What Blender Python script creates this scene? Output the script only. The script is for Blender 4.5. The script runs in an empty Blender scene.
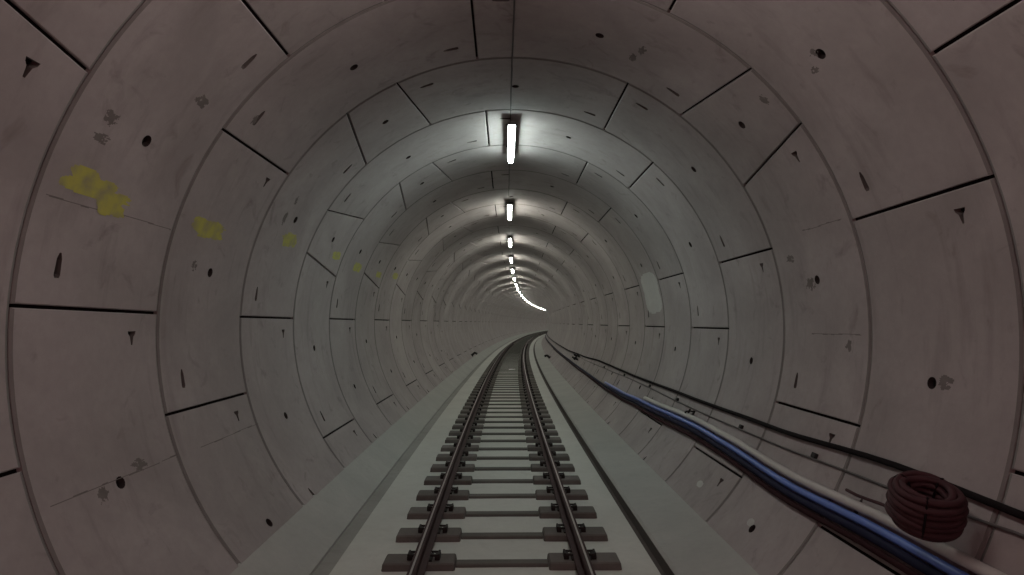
import bpy, bmesh, math, random
from mathutils import Vector, noise
from mathutils.geometry import delaunay_2d_cdt
random.seed(7)
rad = math.radians
scn = bpy.context.scene
COL = scn.collection

# ------------------------------------------------------------------ geometry of the place
R = 3.10            # lining inner radius
CURV = .00060       # plan curve of the line (bends to the right)
AX = .15            # lining axis offset from the camera line
H0 = 2.11           # height of the lining axis above the rail top (rail top = 0)
Y0, Y1 = -12.0, 204.0
ZT = {-1: 1.93, 0: 3.51, 1: 4.99, 2: 6.54, 3: 8.18, 4: 9.84}      # ring joint positions
def ZR(i):
    if i in ZT: return ZT[i]
    return 1.93+1.6*(i+1) if i < -1 else 9.84+1.66*(i-4)
def ring_of(y):
    i = -12
    while ZR(i+1) <= y: i += 1
    return i

def W(x, y, h):
    """x across (0 = camera line), y along, h above the lining axis"""
    nx, ny = 1.0, -2*CURV*y
    l = math.hypot(nx, ny)
    return Vector((CURV*y*y + x*nx/l, y + x*ny/l, h + H0))

def polar(r, th, y):
    a = rad(th)
    return W(AX + r*math.cos(a), y, r*math.sin(a))

# ------------------------------------------------------------------ object helpers
def link(name, me, mats, parent=None):
    o = bpy.data.objects.new(name, me)
    COL.objects.link(o)
    if not isinstance(mats, (list, tuple)): mats = [mats]
    for m in mats: me.materials.append(m)
    if parent is not None: o.parent = parent
    return o

def mesh(name, verts, faces, mats, parent=None, smooth=False, midx=None, sharp=None):
    me = bpy.data.meshes.new(name)
    me.from_pydata([tuple(v) for v in verts], [], faces)
    me.update()
    if smooth is True:
        me.polygons.foreach_set('use_smooth', [True]*len(me.polygons))
    elif smooth:
        me.polygons.foreach_set('use_smooth', list(smooth))
    if midx: me.polygons.foreach_set('material_index', midx)
    return link(name, me, mats, parent)

def from_bm(name, bm, mats, parent=None, smooth=False):
    me = bpy.data.meshes.new(name)
    bmesh.ops.recalc_face_normals(bm, faces=bm.faces)
    bm.to_mesh(me); bm.free()
    if smooth:
        me.polygons.foreach_set('use_smooth', [True]*len(me.polygons))
    return link(name, me, mats, parent)

def empty(name, loc=(0, 0, 0)):
    o = bpy.data.objects.new(name, None)
    COL.objects.link(o); o.location = loc
    o.empty_display_size = .1
    return o

def tag(o, label=None, cat=None, group=None, kind=None):
    if label: o['label'] = label
    if cat: o['category'] = cat
    if group: o['group'] = group
    if kind: o['kind'] = kind
    return o

def bm_box(bm, c, s, bevel=0.0, rot=None):
    """box of size s centred at c, optional small bevel"""
    vs = []
    for x in (-.5, .5):
        for y in (-.5, .5):
            for z in (-.5, .5):
                v = Vector((x*s[0], y*s[1], z*s[2]))
                if rot is not None: v = rot @ v
                vs.append(bm.verts.new(v + Vector(c)))
    F = [(0, 1, 3, 2), (4, 6, 7, 5), (0, 4, 5, 1), (2, 3, 7, 6), (0, 2, 6, 4), (1, 5, 7, 3)]
    fs = [bm.faces.new([vs[i] for i in f]) for f in F]
    if bevel:
        es = list({e for f in fs for e in f.edges})
        bmesh.ops.bevel(bm, geom=es, offset=bevel, segments=2, affect='EDGES', profile=.5)

def tube(name, pts, r, mat, parent=None, n=10, closed=False):
    """sweep of a circle along a list of points"""
    verts, faces = [], []
    N = len(pts)
    up = Vector((0, 0, 1))
    for i, p in enumerate(pts):
        if closed: t = (pts[(i+1) % N] - pts[i-1]).normalized()
        else: t = (pts[min(i+1, N-1)] - pts[max(i-1, 0)]).normalized()
        u = up if abs(t.dot(up)) < .95 else Vector((1, 0, 0))
        a = t.cross(u).normalized(); b = t.cross(a).normalized()
        rr = r(i) if callable(r) else r
        for k in range(n):
            q = 2*math.pi*k/n
            verts.append(p + a*rr*math.cos(q) + b*rr*math.sin(q))
    for i in range(N if closed else N-1):
        j = (i+1) % N
        for k in range(n):
            l = (k+1) % n
            faces.append((i*n+k, i*n+l, j*n+l, j*n+k))
    if not closed:
        faces.append(tuple(range(n-1, -1, -1)))
        faces.append(tuple(range((N-1)*n, N*n)))
    return mesh(name, verts, faces, mat, parent, smooth=[len(f) == 4 for f in faces])

def interp(tab, z):
    if z <= tab[0][0]: return tab[0][1]
    for (a, va), (b, vb) in zip(tab, tab[1:]):
        if z <= b:
            t = (z-a)/(b-a); t = t*t*(3-2*t)
            return va + (vb-va)*t
    return tab[-1][1]

# ------------------------------------------------------------------ materials
def newmat(name):
    m = bpy.data.materials.new(name); m.use_nodes = True
    nt = m.node_tree
    return m, nt, nt.nodes['Principled BSDF']

def concrete(name, c1, c2, stain=(.10, .085, .075), stain_amt=.5, rough=.7, scale=1.0, var=.06, bump=.15, spec=.35):
    m, nt, b = newmat(name)
    N, L = nt.nodes, nt.links
    geo = N.new('ShaderNodeNewGeometry')
    def noi(sc, det=4, rough_=.55, dist=0.0, vec=None):
        n = N.new('ShaderNodeTexNoise'); n.inputs['Scale'].default_value = sc*scale
        n.inputs['Detail'].default_value = det; n.inputs['Roughness'].default_value = rough_
        n.inputs['Distortion'].default_value = dist
        L.new(vec if vec else geo.outputs['Position'], n.inputs['Vector']); return n
    big = noi(.9, 5, .6, .4); fine = noi(14, 6, .65); mid = noi(3.2, 4, .6, .8)
    mp = N.new('ShaderNodeMapping'); mp.inputs['Scale'].default_value = (1.4, 3.5, .45)
    L.new(geo.outputs['Position'], mp.inputs['Vector'])
    streak = noi(1.6, 5, .6, 0, mp.outputs['Vector'])
    def ramp(src, a, bb):
        r = N.new('ShaderNodeMapRange'); r.inputs['From Min'].default_value = a; r.inputs['From Max'].default_value = bb
        L.new(src, r.inputs['Value']); return r.outputs['Result']
    def mix(fac, A, B, mode='MIX'):
        x = N.new('ShaderNodeMix'); x.data_type = 'RGBA'; x.blend_type = mode
        if isinstance(fac, (int, float)): x.inputs['Factor'].default_value = fac
        else: L.new(fac, x.inputs['Factor'])
        for s, v in ((x.inputs['A'], A), (x.inputs['B'], B)):
            if isinstance(v, tuple): s.default_value = (*v, 1)
            else: L.new(v, s)
        return x.outputs['Result']
    def mul(a, k):
        x = N.new('ShaderNodeMath'); x.operation = 'MULTIPLY'; L.new(a, x.inputs[0]); x.inputs[1].default_value = k
        return x.outputs[0]
    col = mix(ramp(big.outputs['Fac'], .32, .68), c1, c2)
    col = mix(mul(ramp(fine.outputs['Fac'], .35, .75), .22), col, tuple(.72*v for v in c1))
    col = mix(mul(ramp(streak.outputs['Fac'], .56, .74), .35*stain_amt), col, stain)
    col = mix(mul(ramp(mid.outputs['Fac'], .60, .76), .55*stain_amt), col, stain)
    oi = N.new('ShaderNodeObjectInfo')
    mr = N.new('ShaderNodeMapRange'); mr.inputs['To Min'].default_value = 1-var; mr.inputs['To Max'].default_value = 1+var
    L.new(oi.outputs['Random'], mr.inputs['Value'])
    vm = N.new('ShaderNodeVectorMath'); vm.operation = 'SCALE'
    L.new(col, vm.inputs[0]); L.new(mr.outputs['Result'], vm.inputs['Scale'])
    L.new(vm.outputs[0], b.inputs['Base Color'])
    rr = N.new('ShaderNodeMapRange'); rr.inputs['To Min'].default_value = rough-.1; rr.inputs['To Max'].default_value = rough+.12
    L.new(big.outputs['Fac'], rr.inputs['Value']); L.new(rr.outputs['Result'], b.inputs['Roughness'])
    b.inputs['Specular IOR Level'].default_value = spec
    bp = N.new('ShaderNodeBump'); bp.inputs['Strength'].default_value = bump; bp.inputs['Distance'].default_value = .01
    L.new(fine.outputs['Fac'], bp.inputs['Height']); L.new(bp.outputs['Normal'], b.inputs['Normal'])
    return m

def plain(name, col, rough=.6, metal=0.0, spec=.4, vary=.25, scale=8.0):
    m, nt, b = newmat(name)
    N, L = nt.nodes, nt.links
    tc = N.new('ShaderNodeNewGeometry')
    n = N.new('ShaderNodeTexNoise'); n.inputs['Scale'].default_value = scale; n.inputs['Detail'].default_value = 4
    L.new(tc.outputs['Position'], n.inputs['Vector'])
    x = N.new('ShaderNodeMix'); x.data_type = 'RGBA'
    x.inputs['A'].default_value = (*[v*(1-vary) for v in col], 1); x.inputs['B'].default_value = (*[min(1, v*(1+vary)) for v in col], 1)
    L.new(n.outputs['Fac'], x.inputs['Factor']); L.new(x.outputs['Result'], b.inputs['Base Color'])
    b.inputs['Roughness'].default_value = rough; b.inputs['Metallic'].default_value = metal
    b.inputs['Specular IOR Level'].default_value = spec
    return m

M = {}
M['lining'] = concrete('lining_concrete', (.285, .253, .250), (.395, .358, .352), stain=(.12, .092, .09), stain_amt=.85)
M['chamfer'] = concrete('dark_joint_edge', (.16, .145, .14), (.22, .205, .198), stain=(.10, .08, .08), stain_amt=.6)  # darker concrete tone for the edges along the ring joints
M['patch'] = concrete('pale_patch_concrete', (.42, .42, .41), (.52, .52, .50), stain_amt=.2)
M['gasket'] = plain('joint_gasket_rubber', (.012, .010, .010), .9, spec=.1)
M['recess'] = plain('shaded_recess', (.035, .028, .027), .95, spec=.1)  # near-black colour paints in the depth shadow of the grout holes
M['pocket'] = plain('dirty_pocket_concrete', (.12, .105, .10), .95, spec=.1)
M['stain'] = plain('grime_stain', (.17, .152, .147), .9, spec=.1)
M['bench'] = concrete('bench_concrete', (.36, .365, .345), (.43, .435, .41), stain=(.24, .22, .20), stain_amt=.35, var=0, rough=.75)
M['slab'] = concrete('track_slab_concrete', (.50, .51, .475), (.58, .59, .55), stain=(.30, .28, .25), stain_amt=.4, var=0, rough=.7)
M['gutter_pale'] = concrete('pale_gutter_silt', (.27, .27, .25), (.34, .34, .32), stain_amt=.6, var=0, rough=.9)
M['gutter'] = concrete('dark_gutter', (.07, .058, .052), (.10, .088, .08), stain_amt=.6, var=0, rough=.9)
M['sleeper'] = concrete('sleeper_block_concrete', (.12, .11, .10), (.17, .155, .145), stain=(.06, .05, .045), var=.12, scale=3, rough=.85)
M['tie'] = concrete('sleeper_tie_concrete', (.11, .11, .098), (.145, .14, .128), stain=(.09, .08, .07), var=.1, scale=3, rough=.85)
M['clip'] = plain('dark_clip_steel', (.022, .016, .015), .7, .3)
M['railside'] = plain('brown_rail_steel', (.045, .020, .021), .75, .2, scale=20)
M['railtop'] = plain('worn_head_highlight', (.42, .38, .37), .38, .95, vary=.12, scale=6)  # worn steel on a narrow strip only, painting the highlight along the head
M['lamp_body'] = plain('grey_lamp_housing', (.16, .16, .16), .6)
M['dark_steel'] = plain('dark_bracket_steel', (.02, .018, .018), .7, .2)
M['black_cable'] = plain('black_cable_sheath', (.010, .007, .008), .85, spec=.12)
M['grey_cable'] = plain('grey_cable_sheath', (.10, .09, .09), .6)
M['grey_pipe'] = plain('pale_grey_conduit', (.50, .48, .46), .5, vary=.1, scale=2)
M['blue_pipe'] = plain('blue_hose', (.10, .17, .50), .38, spec=.6, vary=.15, scale=2)
M['navy_pipe'] = plain('navy_cable', (.008, .008, .032), .7, spec=.2)
M['maroon_pipe'] = plain('maroon_cable', (.030, .008, .011), .8, spec=.15)
M['coil'] = plain('maroon_hose_coil', (.050, .016, .020), .75, vary=.3)
M['white'] = plain('white_paper', (.9, .9, .88), .4, vary=.05)

# yellow sprayed paint, thin and uneven
m, nt, b = newmat('yellow_spray_paint')
n = nt.nodes.new('ShaderNodeTexNoise'); n.inputs['Scale'].default_value = 9; n.inputs['Detail'].default_value = 5
g = nt.nodes.new('ShaderNodeNewGeometry'); nt.links.new(g.outputs['Position'], n.inputs['Vector'])
r_ = nt.nodes.new('ShaderNodeValToRGB'); r_.color_ramp.elements[0].position = .3; r_.color_ramp.elements[1].position = .6
r_.color_ramp.elements[0].color = (.29, .275, .15, 1); r_.color_ramp.elements[1].color = (.43, .41, .085, 1)
nt.links.new(n.outputs['Fac'], r_.inputs['Fac']); nt.links.new(r_.outputs['Color'], b.inputs['Base Color'])
b.inputs['Roughness'].default_value = .8
M['yellow'] = m

def emis(name, col, s):
    m, nt, b = newmat(name)
    b.inputs['Base Color'].default_value = (.9, .9, .9, 1)
    b.inputs['Emission Color'].default_value = (*col, 1); b.inputs['Emission Strength'].default_value = s
    return m
LAMP = 58.0
M['glow'] = [emis('lit_diffuser_cool', (.84, 1.0, .95), LAMP*1.08), emis('lit_diffuser_neutral', (.97, 1.0, .88), LAMP),
             emis('lit_diffuser_rosy', (1.0, .80, .78), LAMP*.75), emis('lit_diffuser_warm', (1.0, .88, .82), LAMP*.85)]

# ------------------------------------------------------------------ lining segments
BASE = [16.0, 64.5, None, 178.8, 227.5, 276.0, 325.3]     # joints; None = the key stone
def ring_segments(kind):
    """list of (near0, far0, near1, far1) joint angles of each segment"""
    off = {1: 0.0, 2: -81.3, 3: 32.6, 4: 17.3, 5: 0.0}[kind]
    j = [(16.0, 16.0), (64.5, 64.5), (116.2, 112.4), (128.6, 132.8), (178.8, 178.9), (225.6, 225.6), (276., 276.), (325.8, 325.8)]
    if kind == 2:
        j = [(16.0, 16.0), (64.5, 64.5), (116.4, 112.0), (128.6, 132.5), (179.3, 179.3), (228.1, 228.1), (276., 276.), (324.6, 324.6)]
    if kind == 5:
        j = [(17.3, 16.9), (64.0, 64.0), (116.0, 112.4), (130.9, 130.7), (178.1, 178.5), (225.2, 225.2), (276., 276.), (326.3, 326.1)]
    out = []
    for i in range(8):
        a = j[i]; b2 = j[(i+1) % 8]
        if i == 7: b2 = (b2[0]+360, b2[1]+360)
        out.append((a[0]+off, a[1]+off, b2[0]+off, b2[1]+off, i == 2))
    return out
def ring_kind(i):       # ring i spans RING0+i*RW .. +RW
    return {-2: 1, -1: 4, 0: 5, 1: 2, 2: 1}.get(i, (3 if i % 2 else 1) if i >= 0 else (1 if i % 2 == 0 else 2))

GL, GC, CH, CHC, DEP = .012, .005, .007, .023, .055

def features(i, seg):
    """recesses of one segment: (type, theta, y)"""
    n0, f0, n1, f1, key = seg
    z0 = ZR(i); RW = ZR(i+1)-z0
    out = []
    mid = (n0+f0+n1+f1)/4
    if i == 0: mid += 1.2 if mid < 60 else (-.4 if 150 < mid < 160 else 0)
    out.append(('hole', mid, z0+.50*RW))
    if key: return out
    def wedge(th, v, long_):
        out.append(('slot' if long_ else 'tee', th, z0+v*RW))
    # a bolt pocket above and a tee pocket below every long joint
    j0 = n0+(f0-n0)*.78; a = (j0 % 360)
    left = 90 < a < 270
    top = 45 < a < 135
    wedge(j0+(3.7 if left and not top else 5.2), .77, (not left) or top)
    j1 = n1+(f1-n1)*.22; a = j1 % 360
    left = 90 < a < 270
    top = 45 < a < 135
    wedge(j1-(5.2 if left or top else 3.4), .22, left or top)
    return out

def feat_loop(t, th, y):
    """outline in (s, y) about (th, y), s = arc metres, y along; returns local offsets"""
    a = th % 360
    upsign = 1 if (a < 90 or a > 270) else -1      # which s direction is up on the wall
    if t == 'hole':
        return [(.046*math.cos(2*math.pi*k/14), .046*math.sin(2*math.pi*k/14)) for k in range(14)]
    if t == 'slot':
        p = [(-.085, -.018), (-.065, -.028), (.045, -.022), (.085, -.008), (.085, .008), (.045, .022), (-.065, .028), (-.085, .018)]
        if 55 < a < 125:
            return [(b_*1.0, c_) for b_, c_ in p]
        return [(b_*upsign, c_) for b_, c_ in p] if upsign > 0 else [(b_*upsign, c_) for b_, c_ in p][::-1]
    p = [(-.065, -.008), (.0, -.020), (.022, -.042), (.045, -.048), (.045, .048), (.022, .042), (.0, .020), (-.065, .008)]
    return [(b_*upsign, c_) for b_, c_ in p] if upsign > 0 else [(b_*upsign, c_) for b_, c_ in p][::-1]

def segment(i, seg, parent, mat, detail=True):
    n0, f0, n1, f1, key = seg
    z0 = ZR(i); RW = ZR(i+1)-z0
    sc = R*math.pi/180            # metres per degree
    def pt(u, v, ins):
        dz = (GC+ins*CHC/CH)/RW; vv = dz+v*(1-2*dz)
        a = n0+(f0-n0)*vv + (GL+ins)/sc; b_ = n1+(f1-n1)*vv - (GL+ins)/sc
        return a+(b_-a)*u, z0+vv*RW
    nu = max(3, int((n1-n0)/2.6)); nv = 4
    ring = [(k/nu, 0) for k in range(nu)] + [(1, k/nv) for k in range(nv)] + [(1-k/nu, 1) for k in range(nu)] + [(0, 1-k/nv) for k in range(nv)]
    B = len(ring)
    inner = [pt(u, v, CH) for u, v in ring]
    outer = [pt(u, v, 0) for u, v in ring]
    feats = features(i, seg) if detail else []
    v2, edges, loops = [], [], []
    v2 += [Vector((a*sc, z)) for a, z in inner]
    edges += [(k, (k+1) % B) for k in range(B)]
    for (t, th, y) in feats:
        lp = [(th*sc+s, y+q) for s, q in feat_loop(t, th, y)]
        st = len(v2); v2 += [Vector(p) for p in lp]; n = len(lp)
        edges += [(st+k, st+(k+1) % n) for k in range(n)]
        loops.append((t, th, y, lp))
    for iu in range(1, nu):
        for iv in range(1, nv):
            a, z = pt(iu/nu, iv/nv, CH)
            s = a*sc
            if any(min(p[0] for p in lp)-.03 < s < max(p[0] for p in lp)+.03 and min(p[1] for p in lp)-.03 < z < max(p[1] for p in lp)+.03 for _, _, _, lp in loops): continue
            v2.append(Vector((s, z)))
    V, E, F, *_ = delaunay_2d_cdt(v2, edges, [], 0, 1e-6)
    def inside(p, lp):
        c = False; j = len(lp)-1
        for k in range(len(lp)):
            if (lp[k][1] > p[1]) != (lp[j][1] > p[1]) and p[0] < (lp[j][0]-lp[k][0])*(p[1]-lp[k][1])/(lp[j][1]-lp[k][1])+lp[k][0]: c = not c
            j = k
        return c
    bnd = [(p.x, p.y) for p in v2[:B]]
    verts = [polar(R, p.x/sc, p.y) for p in V]
    faces, sm = [], []
    for f in F:
        ar = abs(sum(V[f[k-1]].x*V[f[k]].y-V[f[k]].x*V[f[k-1]].y for k in range(len(f))))/2
        if ar < 2e-5: continue
        cx = sum(V[k].x for k in f)/len(f); cy = sum(V[k].y for k in f)/len(f)
        if any(inside((cx, cy), lp) for _, _, _, lp in loops): continue
        # face normals towards the axis
        a, b_, c = [verts[k] for k in f[:3]]
        nrm = (b_-a).cross(c-a)
        if nrm.dot(W(AX, cy, 0)-a) < 0: f = list(f)[::-1]
        faces.append(tuple(f)); sm.append(True)
    # chamfer and joint sides
    st = len(verts); mi = []
    verts += [polar(R, a, z) for a, z in inner]
    verts += [polar(R+CH, a, z) for a, z in outer]
    verts += [polar(R+DEP, a, z) for a, z in outer]
    for k in range(B):
        l = (k+1) % B
        faces.append((st+k, st+l, st+B+l, st+B+k)); sm.append(False); mi += [0]*(len(faces)-1-len(mi))+[1 if ring[k][1] == ring[l][1] else 0]
        faces.append((st+B+k, st+B+l, st+2*B+l, st+2*B+k)); sm.append(False)
    name = 'key_segment' if key else 'lining_segment'
    mi += [0]*(len(faces)-len(mi))
    o = mesh(name, verts, faces, [mat, M['chamfer']], parent, smooth=sm, midx=mi)
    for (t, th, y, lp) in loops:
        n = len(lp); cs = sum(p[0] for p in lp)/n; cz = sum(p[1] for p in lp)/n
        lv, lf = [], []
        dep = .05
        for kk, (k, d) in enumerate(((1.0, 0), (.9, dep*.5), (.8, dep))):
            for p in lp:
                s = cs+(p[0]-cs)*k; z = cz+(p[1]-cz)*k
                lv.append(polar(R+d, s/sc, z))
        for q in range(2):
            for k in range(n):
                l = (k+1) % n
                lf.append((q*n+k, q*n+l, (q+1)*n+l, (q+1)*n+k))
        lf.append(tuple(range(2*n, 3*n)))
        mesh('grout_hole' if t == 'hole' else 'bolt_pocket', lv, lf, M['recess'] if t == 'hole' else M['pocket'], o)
    return o

def patch(name, parent, mat, th0, th1, y0, y1, mask, cell=.02, lift=.003):
    """thin irregular mark lying on the lining"""
    sc = R*math.pi/180
    nu = int((th1-th0)*sc/cell)+1; nv = int((y1-y0)/cell)+1
    idx, verts, faces = {}, [], []
    def vid(i, j):
        if (i, j) not in idx:
            idx[(i, j)] = len(verts); verts.append(polar(R-lift, th0+(th1-th0)*i/nu, y0+(y1-y0)*j/nv))
        return idx[(i, j)]
    for i in range(nu):
        for j in range(nv):
            if mask((i+.5)/nu, (j+.5)/nv):
                faces.append((vid(i, j), vid(i+1, j), vid(i+1, j+1), vid(i, j+1)))
    if not faces: return None
    return mesh(name, verts, faces, mat, parent)

walls = {}
for nm, lab, cat in (('wall_left', 'left side of the curved concrete segment lining', 'wall'), ('wall_right', 'right side of the curved concrete segment lining, behind the hoses', 'wall'),
                     ('ceiling', 'crown of the concrete segment lining above the lamps', 'ceiling')):
    walls[nm] = tag(empty(nm), lab, cat, kind='structure')

def side_of(seg):
    m_ = (seg[0]+seg[2])/2 % 360
    if 60 < m_ < 128: return 'ceiling'
    return 'wall_left' if 128 <= m_ <= 270 else 'wall_right'
def hidden(seg):
    a, b_ = seg[0] % 360, seg[2] % 360
    return a > 222 and b_ < 312 and b_ > a

NEAR = 14; SEG = {}
NR = ring_of(Y1)
for i in range(-1, NEAR):
    for s, seg in enumerate(ring_segments(ring_kind(i))):
        if hidden(seg): continue
        SEG[(i, s)] = segment(i, seg, walls[side_of(seg)], M['lining'])
# rings further off (and those behind the viewpoint): one mesh per side
far = {k: ([], []) for k in walls}
for i in list(range(-9, -1)) + list(range(NEAR, NR)):
    z0 = ZR(i); RW = ZR(i+1)-z0; sc = R*math.pi/180
    for seg in ring_segments(ring_kind(i)):
        if hidden(seg): continue
        V_, F_ = far[side_of(seg)]
        n0, f0, n1, f1, key = seg
        nu = max(2, int((n1-n0)/4))
        st = len(V_)
        for (ins, d, rows) in ((CH, 0, 0), (0, CH, 0), (0, DEP, 0)):
            for v in (0, 1):
                for k in range(nu+1):
                    dz = (GC+ins*CHC/CH)/RW; vv = dz+v*(1-2*dz)
                    a = n0+(f0-n0)*vv+(GL+ins)/sc; b_ = n1+(f1-n1)*vv-(GL+ins)/sc
                    V_.append(polar(R+d, a+(b_-a)*k/nu, z0+vv*RW))
        m1 = nu+1
        for k in range(nu): F_.append((st+k, st+m1+k, st+m1+k+1, st+k+1))
        for q in (0, 1):
            a0 = st+q*2*m1; b0 = st+(q+1)*2*m1
            for k in range(nu):
                F_.append((a0+k, a0+k+1, b0+k+1, b0+k)); F_.append((a0+m1+k, b0+m1+k, b0+m1+k+1, a0+m1+k+1))
            F_.append((a0, b0, b0+m1, a0+m1)); F_.append((a0+nu, a0+m1+nu, b0+m1+nu, b0+nu))
for k, (V_, F_) in far.items():
    o = mesh('lining_segment', V_, F_, M['lining'], walls[k])
    o['kind'] = 'stuff'; o['label'] = 'far concrete lining segments beyond the near rings'
# dark gasket behind the joints
for k, (a0, a1) in (('wall_right', (-52, 60)), ('ceiling', (60, 128)), ('wall_left', (128, 228))):
    V_, F_ = [], []
    n = int((a1-a0)/4); ys = [Y0+q*2.0 for q in range(int((Y1-Y0)/2)+1)]
    for y in ys:
        for q in range(n+1): V_.append(polar(R+DEP-.012, a0+(a1-a0)*q/n, y))
    for a in range(len(ys)-1):
        for q in range(n): F_.append((a*(n+1)+q, (a+1)*(n+1)+q, (a+1)*(n+1)+q+1, a*(n+1)+q+1))
    mesh('joint_gasket', V_, F_, M['gasket'], walls[k], smooth=True)

# yellow paint marks, one on each near ring of the left wall
def owner(i, th):
    for s, seg in enumerate(ring_segments(ring_kind(i))):
        m_ = (seg[0]+seg[1])/2; n_ = (seg[2]+seg[3])/2
        for k in (-360, 0, 360):
            if m_ <= th+k < n_: return SEG.get((i, s))
def splat(seed, strokes):
    def f(u, v):
        q = noise.noise(Vector((u*5+seed*3.1, v*5, seed)))*.10
        q += noise.noise(Vector((u*16+seed, v*7, seed)))*.09
        for (cu, cv, lu, lv, ang) in strokes:
            du, dv = u-cu, v-cv
            a = du*math.cos(ang)+dv*math.sin(ang); c = -du*math.sin(ang)+dv*math.cos(ang)
            if (a/lu)**4+(c/lv)**4 < 1+q*8: return True
        return False
    return f
ys_ = [(0, 160.4, 166.0, 3.66, 4.36, [(.22, .27, .20, .19, .0), (.46, .50, .15, .50, .0), (.68, .74, .24, .20, .2), (.34, .48, .14, .28, .5)]),
       (1, 161.0, 165.8, 5.22, 5.86, [(.38, .25, .25, .22, 0), (.45, .55, .32, .38, .2)]),
       (2, 157.6, 162.0, 7.18, 7.72, [(.5, .5, .38, .40, .3)]),
       (3, 157.6, 160.6, 9.25, 9.72, [(.5, .5, .40, .42, .2)]),
       (4, 158.2, 162.2, 10.6, 11.2, [(.5, .5, .40, .40, 0)]),
       (5, 158.6, 161.4, 12.4, 13.0, [(.5, .5, .42, .40, 0)]),
       (6, 156.2, 159.6, 14.0, 14.7, [(.5, .5, .42, .40, 0)])]
for k, (i, a0, a1, y0, y1, st) in enumerate(ys_):
    ow = owner(i, (a0+a1)/2)
    p = patch('paint_mark', ow, M['yellow'], a0, a1, y0, y1, splat(k, st), cell=.010)
    if p: p['label'] = 'yellow sprayed paint patch'
# grimy smears and formwork lines
def smear(th, y, dth, dy, seed):
    i = ring_of(y); ow = owner(i, th % 360)
    if ow is None: return
    def f(u, v):
        q = noise.noise(Vector((u*4+seed*7.7, v*4, seed*1.3)))+.5*noise.noise(Vector((u*11, v*11+seed, seed)))
        return ((u-.5)*2)**2+((v-.5)*2)**2 < .55+q*.9
    patch('grime_stain', ow, M['stain'], th-dth/2, th+dth/2, y-dy/2, y+dy/2, f, cell=.008, lift=.002)
for k, a in enumerate([(153.6, 3.83, 2.2, .16), (156.4, 3.85, 1.6, .18), (145.2, 4.55, 2.4, .20), (202.3, 4.05, 2.2, .14), (42.5, 4.30, 1.6, .10), (40.5, 4.42, 1.4, .12),
                       (42.0, 5.18, 2.6, .12), (352.0, 4.12, 2.2, .16), (7.5, 5.9, 3.5, .2), (142.3, 5.30, 2.4, .10), (170, 5.45, 2., .1), (155.5, 7.05, 3.5, .12),
                       (65.0, 5.75, 1.6, .2), (66, 5.95, 1.6, .2), (150.6, 7.1, 2.5, .1), (200.5, 4.5, 2, .2), (13, 6.2, 2, .2), (356, 5.3, 2.4, .12)]):
    smear(*a, k+1)
def seam(th, y0, y1, seed, w=.007):
    i = ring_of((y0+y1)/2); ow = owner(i, th % 360)
    if ow is None: return
    dth = 1.2
    def f(u, v):
        c = .5+.22*noise.noise(Vector((v*2.2, seed, 0)))
        return abs(u-c)*dth*R*math.pi/180 < w*(.6+.5*noise.noise(Vector((v*9, seed, 4)))) and noise.noise(Vector((v*6, seed*2, 9))) > -.42
    patch('form_line', ow, M['stain'], th-dth/2, th+dth/2, y0, y1, f, cell=.006, lift=.0015)
for k, a in enumerate([(165.0, 3.60, 4.95), (201.2, 3.62, 4.98), (201.5, 5.35, 6.58), (17.7, 5.12, 5.80), (357.9, 5.12, 5.95)]):
    seam(*a, k+1)
# pale repair patch on the right wall, and a pale spot low on the right
def pale(th0, th1, y0, y1, seed):
    i = ring_of((y0+y1)/2); ow = owner(i, ((th0+th1)/2) % 360)
    if ow is None: return
    def f(u, v):
        q = noise.noise(Vector((u*3+seed, v*2, seed)))*.35
        e_ = 4 if y1-y0 > 1 else 2
        return abs((u-.5)*2)**e_+abs((v-.5)*2)**e_ < .75+q*(1 if e_ == 4 else .6)
    p = patch('pale_patch', ow, M['patch'], th0, th1, y0, y1, f, cell=.03 if y1-y0 > 1 else .008, lift=.0025)
    if p: p['label'] = 'pale repair patch'
pale(3.0, 20.5, 11.55, 12.95, 3)
pale(318.8, 320.6, 5.78, 5.92, 5)
pale(328.3-10, 320.2, 7.2, 7.4, 6)
pale(153.5, 155.0, 2.6, 2.9, 8)

# ------------------------------------------------------------------ floor
floor = tag(empty('floor'), 'concrete invert with track slab and sloping benches', 'floor', kind='structure')
def sweep(name, prof, mat, parent, step=1.5, bump=0):
    ys = []; y = Y0
    while y < Y1: ys.append(y); y += step
    n = len(prof); V_, F_ = [], []
    for y in ys:
        for x, h in prof: V_.append(W(x, y, h))
    for a in range(len(ys)-1):
        for q in range(n):
            l = (q+1) % n
            F_.append((a*n+q, a*n+l, (a+1)*n+l, (a+1)*n+q))
    F_.append(tuple(range(n))); F_.append(tuple(range((len(ys)-1)*n+n-1, (len(ys)-1)*n-1, -1)))
    return mesh(name, V_, F_, mat, parent)
def onwall(th, r=R+.004): return (AX+r*math.cos(rad(th)), r*math.sin(rad(th)))
sweep('side_bench', [onwall(220.7), (-1.87, -2.262), (-1.765, -2.325), (-1.765, -2.50), onwall(233)], M['bench'], floor)
sweep('side_bench', [onwall(314.0), onwall(303), (1.62, -2.52), (1.62, -2.335), (1.65, -2.31)], M['bench'], floor)
sweep('track_slab', [(-1.60, -2.35), (-1.60, -2.60), (1.50, -2.60), (1.50, -2.35), (0, -2.345)], M['slab'], floor)
sweep('gutter', [(-1.765, -2.355), (-1.60, -2.365), (-1.60, -2.5), (-1.765, -2.5)], M['gutter_pale'], floor)
sweep('gutter', [(1.50, -2.42), (1.590, -2.42), (1.608, -2.337), (1.618, -2.337), (1.618, -2.52), (1.50, -2.52)], M['gutter'], floor)  # dark strip over the channel floor and up the bench side face

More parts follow.
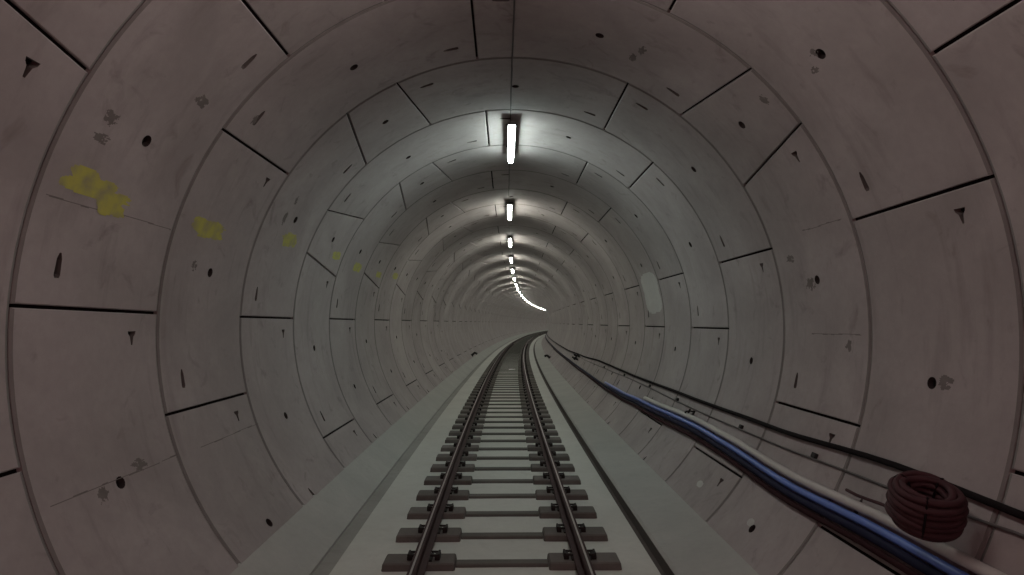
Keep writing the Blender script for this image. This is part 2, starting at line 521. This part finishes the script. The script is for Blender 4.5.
# ------------------------------------------------------------------ rails
def rail(xc, label):
    # outline of a flat-bottom rail, top at h = -2.11
    half = [(.0, 0), (.009, -.0002), (.024, -.001), (.032, -.006), (.036, -.016), (.035, -.038), (.010, -.052), (.008, -.10), (.014, -.128), (.070, -.140), (.075, -.144), (.075, -.155)]
    prof = half + [(-x, h) for x, h in half[::-1][:-1]]
    n = len(prof); ys = []; y = Y0
    while y < Y1: ys.append(y); y += 1.2
    V_, F_, mi, sm = [], [], [], []
    for y in ys:
        for x, h in prof: V_.append(W(xc+x, y, h-2.11))
    for a in range(len(ys)-1):
        for q in range(n):
            l = (q+1) % n
            F_.append((a*n+q, (a+1)*n+q, (a+1)*n+l, a*n+l)); mi.append(1 if (q < 1 or q >= n-1) else 0)
    F_.append(tuple(range(n))); mi.append(0)
    F_.append(tuple(range((len(ys)-1)*n+n-1, (len(ys)-1)*n-1, -1))); mi.append(0)
    o = mesh('rail', V_, F_, [M['railside'], M['railtop']], None, midx=mi)
    return tag(o, label, 'rail')
rail(-.757, 'left steel running rail, brown sides and worn head with painted highlight, curving right')
rail(.775, 'right steel running rail, brown sides and worn head with painted highlight, nearer the hoses')

# ------------------------------------------------------------------ sleepers
def proto_sleeper():
    root = empty('railway_sleeper')
    for s in (-1, 1):
        bm = bmesh.new()
        # tapered block
        x0, x1 = sorted((s*.455, s*1.135))
        z0, z1 = -.26, -.172
        vs = [bm.verts.new(p) for p in ((x0-.01, -.145, z0), (x1+.01, -.145, z0), (x1+.01, .145, z0), (x0-.01, .145, z0),
                                        (x0, -.125, z1), (x1, -.125, z1), (x1, .125, z1), (x0, .125, z1))]
        for f in ((0, 3, 2, 1), (4, 5, 6, 7), (0, 1, 5, 4), (1, 2, 6, 5), (2, 3, 7, 6), (3, 0, 4, 7)): bm.faces.new([vs[k] for k in f])
        bmesh.ops.bevel(bm, geom=list(bm.edges), offset=.012, segments=1, affect='EDGES')
        bl = from_bm('block', bm, M['sleeper'], root)
        bm = bmesh.new(); bm_box(bm, (s*.765, 0, -.1638), (.19, .17, .0165), .002)
        from_bm('rail_pad', bm, M['clip'], bl)
        for q in (-1, 1):
            # spring clip: bent bar and its shoulder
            bm = bmesh.new()
            xc = s*.755+q*.115
            bm_box(bm, (xc+q*.018, 0, -.150), (.05, .12, .045), .008)
            bm_box(bm, (xc-q*.012, -.045, -.128), (.075, .022, .020), .006)
            bm_box(bm, (xc-q*.012, .045, -.128), (.075, .022, .020), .006)
            bm_box(bm, (xc+q*.030, 0, -.122), (.022, .115, .022), .006)
            from_bm('rail_clip', bm, M['clip'], bl)
    bm = bmesh.new(); 
    vs = [bm.verts.new(p) for p in ((-.447, -.075, -.26), (.447, -.075, -.26), (.447, .075, -.26), (-.447, .075, -.26),
                                    (-.447, -.055, -.205), (.447, -.055, -.205), (.447, .055, -.205), (-.447, .055, -.205))]
    for f in ((0, 3, 2, 1), (4, 5, 6, 7), (0, 1, 5, 4), (1, 2, 6, 5), (2, 3, 7, 6), (3, 0, 4, 7)): bm.faces.new([vs[k] for k in f])
    bmesh.ops.bevel(bm, geom=list(bm.edges), offset=.008, segments=1, affect='EDGES')
    from_bm('tie_bar', bm, M['tie'], root)
    return tag(root, 'dark twin-block concrete sleeper under the two rails, set in the pale slab', 'sleeper', 'sleepers along the track')
def kids(o): return [c for c in COL.objects if c.parent == o]
P0 = proto_sleeper()
TREE = [(c, kids(c)) for c in kids(P0)]
y = 5.72-.72*4; k = 0
while y < 150:
    if k == 0: o = P0
    else:
        o = P0.copy(); COL.objects.link(o)
        for c, gs in TREE:
            c2 = c.copy(); COL.objects.link(c2); c2.parent = o
            if y < 60:
                for g_ in gs:
                    g2 = g_.copy(); COL.objects.link(g2); g2.parent = c2
    p = W(.015, y, -2.11)
    o.location = (p.x, p.y, -.10+.0)
    o.rotation_euler = (0, 0, -math.atan(2*CURV*y))
    o.location.z = 0.0
    y += .72; k += 1

# ------------------------------------------------------------------ tunnel lamps
def lamp(glow):
    """origin at lining crown height 0 = crown; hangs downwards"""
    root = empty('tunnel_lamp')
    L_ = 1.85
    bm = bmesh.new()                       # housing, a shallow trapezoid trough
    prof = [(-.062, -.136), (.062, -.136), (.062, -.124), (.036, -.095), (-.036, -.095), (-.062, -.124)]
    vs = [[bm.verts.new((x, yy, z)) for x, z in prof] for yy in (-L_/2, L_/2)]
    n = len(prof)
    for k in range(n): bm.faces.new((vs[0][k], vs[0][(k+1) % n], vs[1][(k+1) % n], vs[1][k]))
    bm.faces.new(vs[0][::-1]); bm.faces.new(vs[1])
    from_bm('housing', bm, M['lamp_body'], root)
    bm = bmesh.new()                       # rounded diffuser below it
    prof = [(.047, -.1365)]+[(.048*math.cos(a), -.156-.048*math.sin(a)) for a in [math.pi*q/10 for q in range(11)]]+[(-.047, -.1365)]
    vs = [[bm.verts.new((x, yy, z)) for x, z in prof] for yy in (-L_/2+.02, L_/2-.02)]
    n = len(prof)
    for k in range(n-1): bm.faces.new((vs[0][k], vs[0][k+1], vs[1][k+1], vs[1][k]))
    bm.faces.new(vs[0][::-1]); bm.faces.new(vs[1]); bm.faces.new((vs[0][-1], vs[0][0], vs[1][0], vs[1][-1]))
    d = from_bm('diffuser', bm, glow, root)
    for s in (-1, 1):
        bm = bmesh.new(); bm_box(bm, (0, s*(L_/2+.004), -.118), (.12, .012, .034), .003)
        from_bm('end_cap', bm, M['lamp_body'], root)
        bm = bmesh.new()
        bm_box(bm, (0, s*.55, -.044), (.03, .04, .092)); bm_box(bm, (0, s*.55, -.004), (.18, .05, .008))
        from_bm('hanger', bm, M['dark_steel'], root)
    return root
ORD = ['nearest', 'second', 'third', 'fourth', 'fifth', 'sixth', 'seventh', 'eighth', 'ninth', 'tenth']
protos = {}
for k in range(-3, 33):
    yc = 9.36+5.85*k
    g = 2 if k < -1 else 3 if k == -1 else (0 if k == 0 else 1)
    if g not in protos:
        o = lamp(M['glow'][g]); protos[g] = (o, kids(o))
    else:
        src, ch = protos[g]
        o = src.copy(); COL.objects.link(o)
        for c in ch:
            c2 = c.copy(); COL.objects.link(c2); c2.parent = o
    o.location = W(AX, yc, R-.002); o.rotation_euler = (0, 0, -math.atan(2*CURV*yc))
    if k < 0: tag(o, 'lit strip lamp on the tunnel crown behind the viewpoint', 'lamp', 'crown lamps')
    elif k == 0: tag(o, 'nearest lit white strip lamp in view, the longest, on the tunnel crown', 'lamp', 'crown lamps')
    elif k < 10: tag(o, 'lit strip lamp on the crown, %s in the row counted from the nearest in view' % ORD[k], 'lamp', 'crown lamps')
    else: tag(o, 'tiny far strip lamp in the lights that merge into a curved bright line', 'lamp', 'crown lamps')

# ------------------------------------------------------------------ cables and hoses
def run(name, tab, r, rr, mat, label, cat, y0=Y0+1, y1=165, step=.35, wob=0, seed=0):
    pts = []; y = y0
    while y < y1:
        th = interp(tab, y) if not callable(tab) else tab(y)
        th += wob*noise.noise(Vector((y*.55, seed, 0)))
        pts.append(polar(rr, th, y)); y += step if y < 40 else 1.2
    o = tube(name, pts, r, mat)
    return tag(o, label, cat)
TOP = [(-11, 338.6), (3.2, 338.8), (4.25, 339.2), (6.4, 337.9), (9.2, 337.4), (13, 336.9), (17.6, 337.0), (22.4, 335.3), (28.6, 334.0), (60, 334.0)]
THIN = [(-11, 336.6), (3.2, 336.8), (4.3, 336.0), (6.3, 335.0), (8.3, 334.6), (12, 335.0), (22, 333.6), (30, 332.9), (60, 332.9)]
BLUE = [(-11, 330.0), (3.5, 329.9), (4.2, 330.0), (5.5, 329.3), (7.3, 330.3), (8.2, 330.6), (11.5, 329.2), (13.3, 328.2), (16, 327.9), (20, 328.3), (27, 328.8), (47, 330.3), (60, 330.3)]
run('power_cable', TOP, .024, R-.030, M['black_cable'], 'thick black cable, highest of the lines along the right wall', 'cable', wob=.12, seed=1)
run('signal_cable', THIN, .010, R-.014, M['grey_cable'], 'thin grey cable just below the thick black cable on the right wall', 'cable', wob=.2, seed=2)
run('conduit_pipe', lambda y: interp(BLUE, y)+(1.75 if y < 6 else max(1.45, 1.75-.04*(y-6))), .042 if False else .040, R-.048, M['grey_pipe'], 'pale grey conduit lying just above the blue hose on the right wall', 'pipe', y1=11.6)
run('water_hose', lambda y: interp(BLUE, y), .033, R-.048, M['blue_pipe'], 'bright blue hose along the right wall, lying on the dark cables', 'hose', y1=15.6)
run('armoured_cable', lambda y: interp(BLUE, y)-1.36, .034, R-.046, M['navy_pipe'], 'navy blue cable pressed against the underside of the blue hose', 'cable')
run('feeder_cable', lambda y: interp(BLUE, y)-2.62-.10*math.sin(y*.6)-.5*math.exp(-((y-9.3)/1.3)**2), .025, R-.036, M['maroon_pipe'], 'dark maroon cable, lowest of the lines on the right wall, under the navy cable', 'cable')
# cable along the crown between the lamps
pts = [polar(R-.011, 90.4+.25*noise.noise(Vector((q*.4, 5, 1))), -6+q*.5) for q in range(300)]
tag(tube('lighting_cable', pts, .009, M['grey_cable'], n=8), 'dark lighting cable along the crown passing over the strip lamps', 'cable')

# wall brackets
def bracket(y, th, label):
    root = empty('cable_bracket', (0, 0, 0))
    bm = bmesh.new()
    for (t0, r0, t1, r1, w) in ((th-.9, R-.006, th+1.3, R-.006, .05), ):
        V4 = [polar(r0, t0, y-w/2), polar(r0, t0, y+w/2), polar(r1, t1, y+w/2), polar(r1, t1, y-w/2)]
        V5 = [polar(r0-.014, t0, y-w/2), polar(r0-.014, t0, y+w/2), polar(r1-.014, t1, y+w/2), polar(r1-.014, t1, y-w/2)]
        a = [bm.verts.new(v) for v in V4]; b_ = [bm.verts.new(v) for v in V5]
        bm.faces.new(a); bm.faces.new(b_[::-1])
        for k in range(4): bm.faces.new((a[k], a[(k+1) % 4], b_[(k+1) % 4], b_[k]))
    from_bm('back_plate', bm, M['dark_steel'], root)
    tube('hook', [polar(R-.018, th+.9, y), polar(R-.07, th+.7, y), polar(R-.12, th+.1, y), polar(R-.13, th-.5, y), polar(R-.125, th-.1, y)], .013, M['dark_steel'], root, n=6)
    tag(root, label, 'bracket', 'brackets on the right wall')
bracket(8.78, 333.0, 'nearer small black wall bracket between the grey conduit and the upper cables')
# the larger far bracket: upright, arm and strut
root = empty('cable_hanger')
yb = 23.2
def bar(name, a, b_, w, parent): return tube(name, [a, b_], w, M['dark_steel'], parent, n=6)
bar('upright', polar(R-.15, 329.8, yb), polar(R-.09, 334.8, yb), .045, root)
bar('arm', polar(R-.01, 333.9, yb), polar(R-.24, 333.2, yb), .04, root)
bar('strut', polar(R-.01, 331.2, yb), polar(R-.26, 331.0, yb), .045, root)
tag(root, 'farther black hanger bracket reaching from the thick black cable to the hoses', 'bracket', 'brackets on the right wall')
# clips of the thin cable
def th_thin(y): return interp(THIN, y)+.2*noise.noise(Vector((y*.55, 2, 0)))
for k, y in enumerate((5.45, 7.1, 9.7, 11.6, 14.1, 17.0)):
    a = polar(R, th_thin(y), y)
    bm = bmesh.new()
    bm_box(bm, (0, 0, 0), (.05, .07, .035), .008)
    o = from_bm('cable_clip', bm, M['dark_steel'], None)
    th = th_thin(y)+.62
    o.location = polar(R-.020, th, y); o.rotation_euler = (0, rad(90-th), 0)
    tag(o, 'small dark clip holding the thin grey cable, %s from the front' % ['first', 'second', 'third', 'fourth', 'fifth', 'sixth'][k], 'clip', 'clips of the thin cable')

# coil of dark hose resting on the conduit
coil = empty('hose_coil')
from mathutils import Matrix
def camray(px, py):
    f = 573.; pitch = rad(3.5); yaw = math.atan((512-498.8)/f)
    d = Vector(((px-512)/f, 1, -(py-287.5)/f))
    d = Matrix.Rotation(pitch, 3, 'X') @ d
    return Matrix.Rotation(-yaw, 3, 'Z') @ d
COIL_C = Vector((2.70, 3.64, H0-1.155))
axis = Vector((-.06, -.30, .95)).normalized()
e1 = axis.cross(Vector((0, 1, 0))).normalized(); e2 = axis.cross(e1).normalized()
def loop(rm, h, rt, ph, parent, mat, name='hose_turn', wob=.006):
    pts = []
    for k in range(36):
        a = 2*math.pi*k/36
        rr_ = rm+wob*math.sin(3*a+ph); hh = h+wob*math.cos(2*a+ph*2)
        pts.append(COIL_C+e1*rr_*math.cos(a)+e2*rr_*math.sin(a)+axis*hh)
    return tube(name, pts, rt, mat, parent, n=8, closed=True)
q = 0
for h in (-.115, -.077, -.039, 0, .039, .077, .115):
    for rm in ((.186, .150) if abs(h) < .1 else (.165, .130)):
        loop(rm, h, .022, q*1.7, coil, M['coil']); q += 1
for h in (.075, .037, -.001, -.039, -.077): loop(.114, h, .020, h*30, coil, M["coil"])
for a in (.9, 3.6, 5.2):       # ties round the coil
    pts = []
    for k in range(16):
        b_ = 2*math.pi*k/16
        rr_ = .150+.064*math.cos(b_); hh = .138*math.sin(b_)
        pts.append(COIL_C+(e1*math.cos(a)+e2*math.sin(a))*rr_+axis*hh)
    tube('tie', pts, .007, M['black_cable'], coil, n=6, closed=True)
tag(coil, 'dark maroon coil of hose tied up and lodged on the conduit at the right wall', 'hose coil')
# short tail of the coil lying along the wall on its left
pts = [polar(R-.11, 333.2+.25*math.sin(q*.9), 3.92+q*.13) for q in range(7)]
tube('hose_tail', pts, .013, M['coil'], coil, n=8)

# ------------------------------------------------------------------ odd things near the track
bm = bmesh.new()                       # crumpled white scrap between the rails
for i in range(7):
    for j in range(6):
        bm.verts.new((i*.05-.15, j*.06-.15, .03*noise.noise(Vector((i*.9, j*.8, 2)))+.02*((i+j) % 2)+.03))
bm.verts.ensure_lookup_table()
for i in range(6):
    for j in range(5): bm.faces.new([bm.verts[a] for a in (i*6+j, (i+1)*6+j, (i+1)*6+j+1, i*6+j+1)])
o = from_bm('paper_scrap', bm, M['white'], None)
mod = o.modifiers.new('thickness', 'SOLIDIFY'); mod.thickness = .006
o.location = W(.17, 28.3, -2.33); tag(o, 'small crumpled white scrap lying between the rails far down the track', 'scrap')

def stub(y, th, label):
    root = empty('pipe_stub')
    a = polar(R-.004, th, y); b_ = polar(R-.24, th-.5, y); c = polar(R-.30, th-.4+(-3 if th > 270 else 3), y)
    tube('pipe', [a, (a+b_)/2, b_, (b_+c)/2, c], .065, M['dark_steel'], root, n=12)
    tube('collar', [polar(R-.004, th, y), polar(R-.035, th, y)], .10, M['dark_steel'], root, n=14)
    tag(root, label, 'pipe stub', 'pipe stubs low on the walls')
stub(33.8, 218.6, 'small dark pipe stub sticking out low on the left wall, far away')
stub(35.2, 313.2+3, 'small dark pipe stub sticking out low on the right wall, far away')

# ------------------------------------------------------------------ light, camera, view
w = bpy.data.worlds.new('World'); scn.world = w; w.use_nodes = True
w.node_tree.nodes['Background'].inputs['Color'].default_value = (.25, .12, .12, 1)
w.node_tree.nodes['Background'].inputs['Strength'].default_value = .3
# added red fill behind the camera, tints the near lining; no real lamp
ld = bpy.data.lights.new('red_fill', 'POINT'); ld.energy = 80; ld.color = (1, .31, .33); ld.shadow_soft_size = .12
lo = bpy.data.objects.new('red_fill', ld); COL.objects.link(lo); lo.location = (-.1, -3.4, 1.7)

cd = bpy.data.cameras.new('camera'); cam = bpy.data.objects.new('camera', cd); COL.objects.link(cam)
cd.sensor_width = 36; cd.lens = 573/1024*36; cd.clip_start = .05; cd.clip_end = 400
cam.location = (0, 0, H0)
cam.rotation_euler = (rad(90+3.5), 0, -math.atan((512-498.8)/573))
scn.camera = cam
scn.view_settings.view_transform = 'Standard'; scn.view_settings.look = 'None'
scn.view_settings.gamma = 1; scn.view_settings.use_curve_mapping = False
scn.view_settings.exposure = 0.0
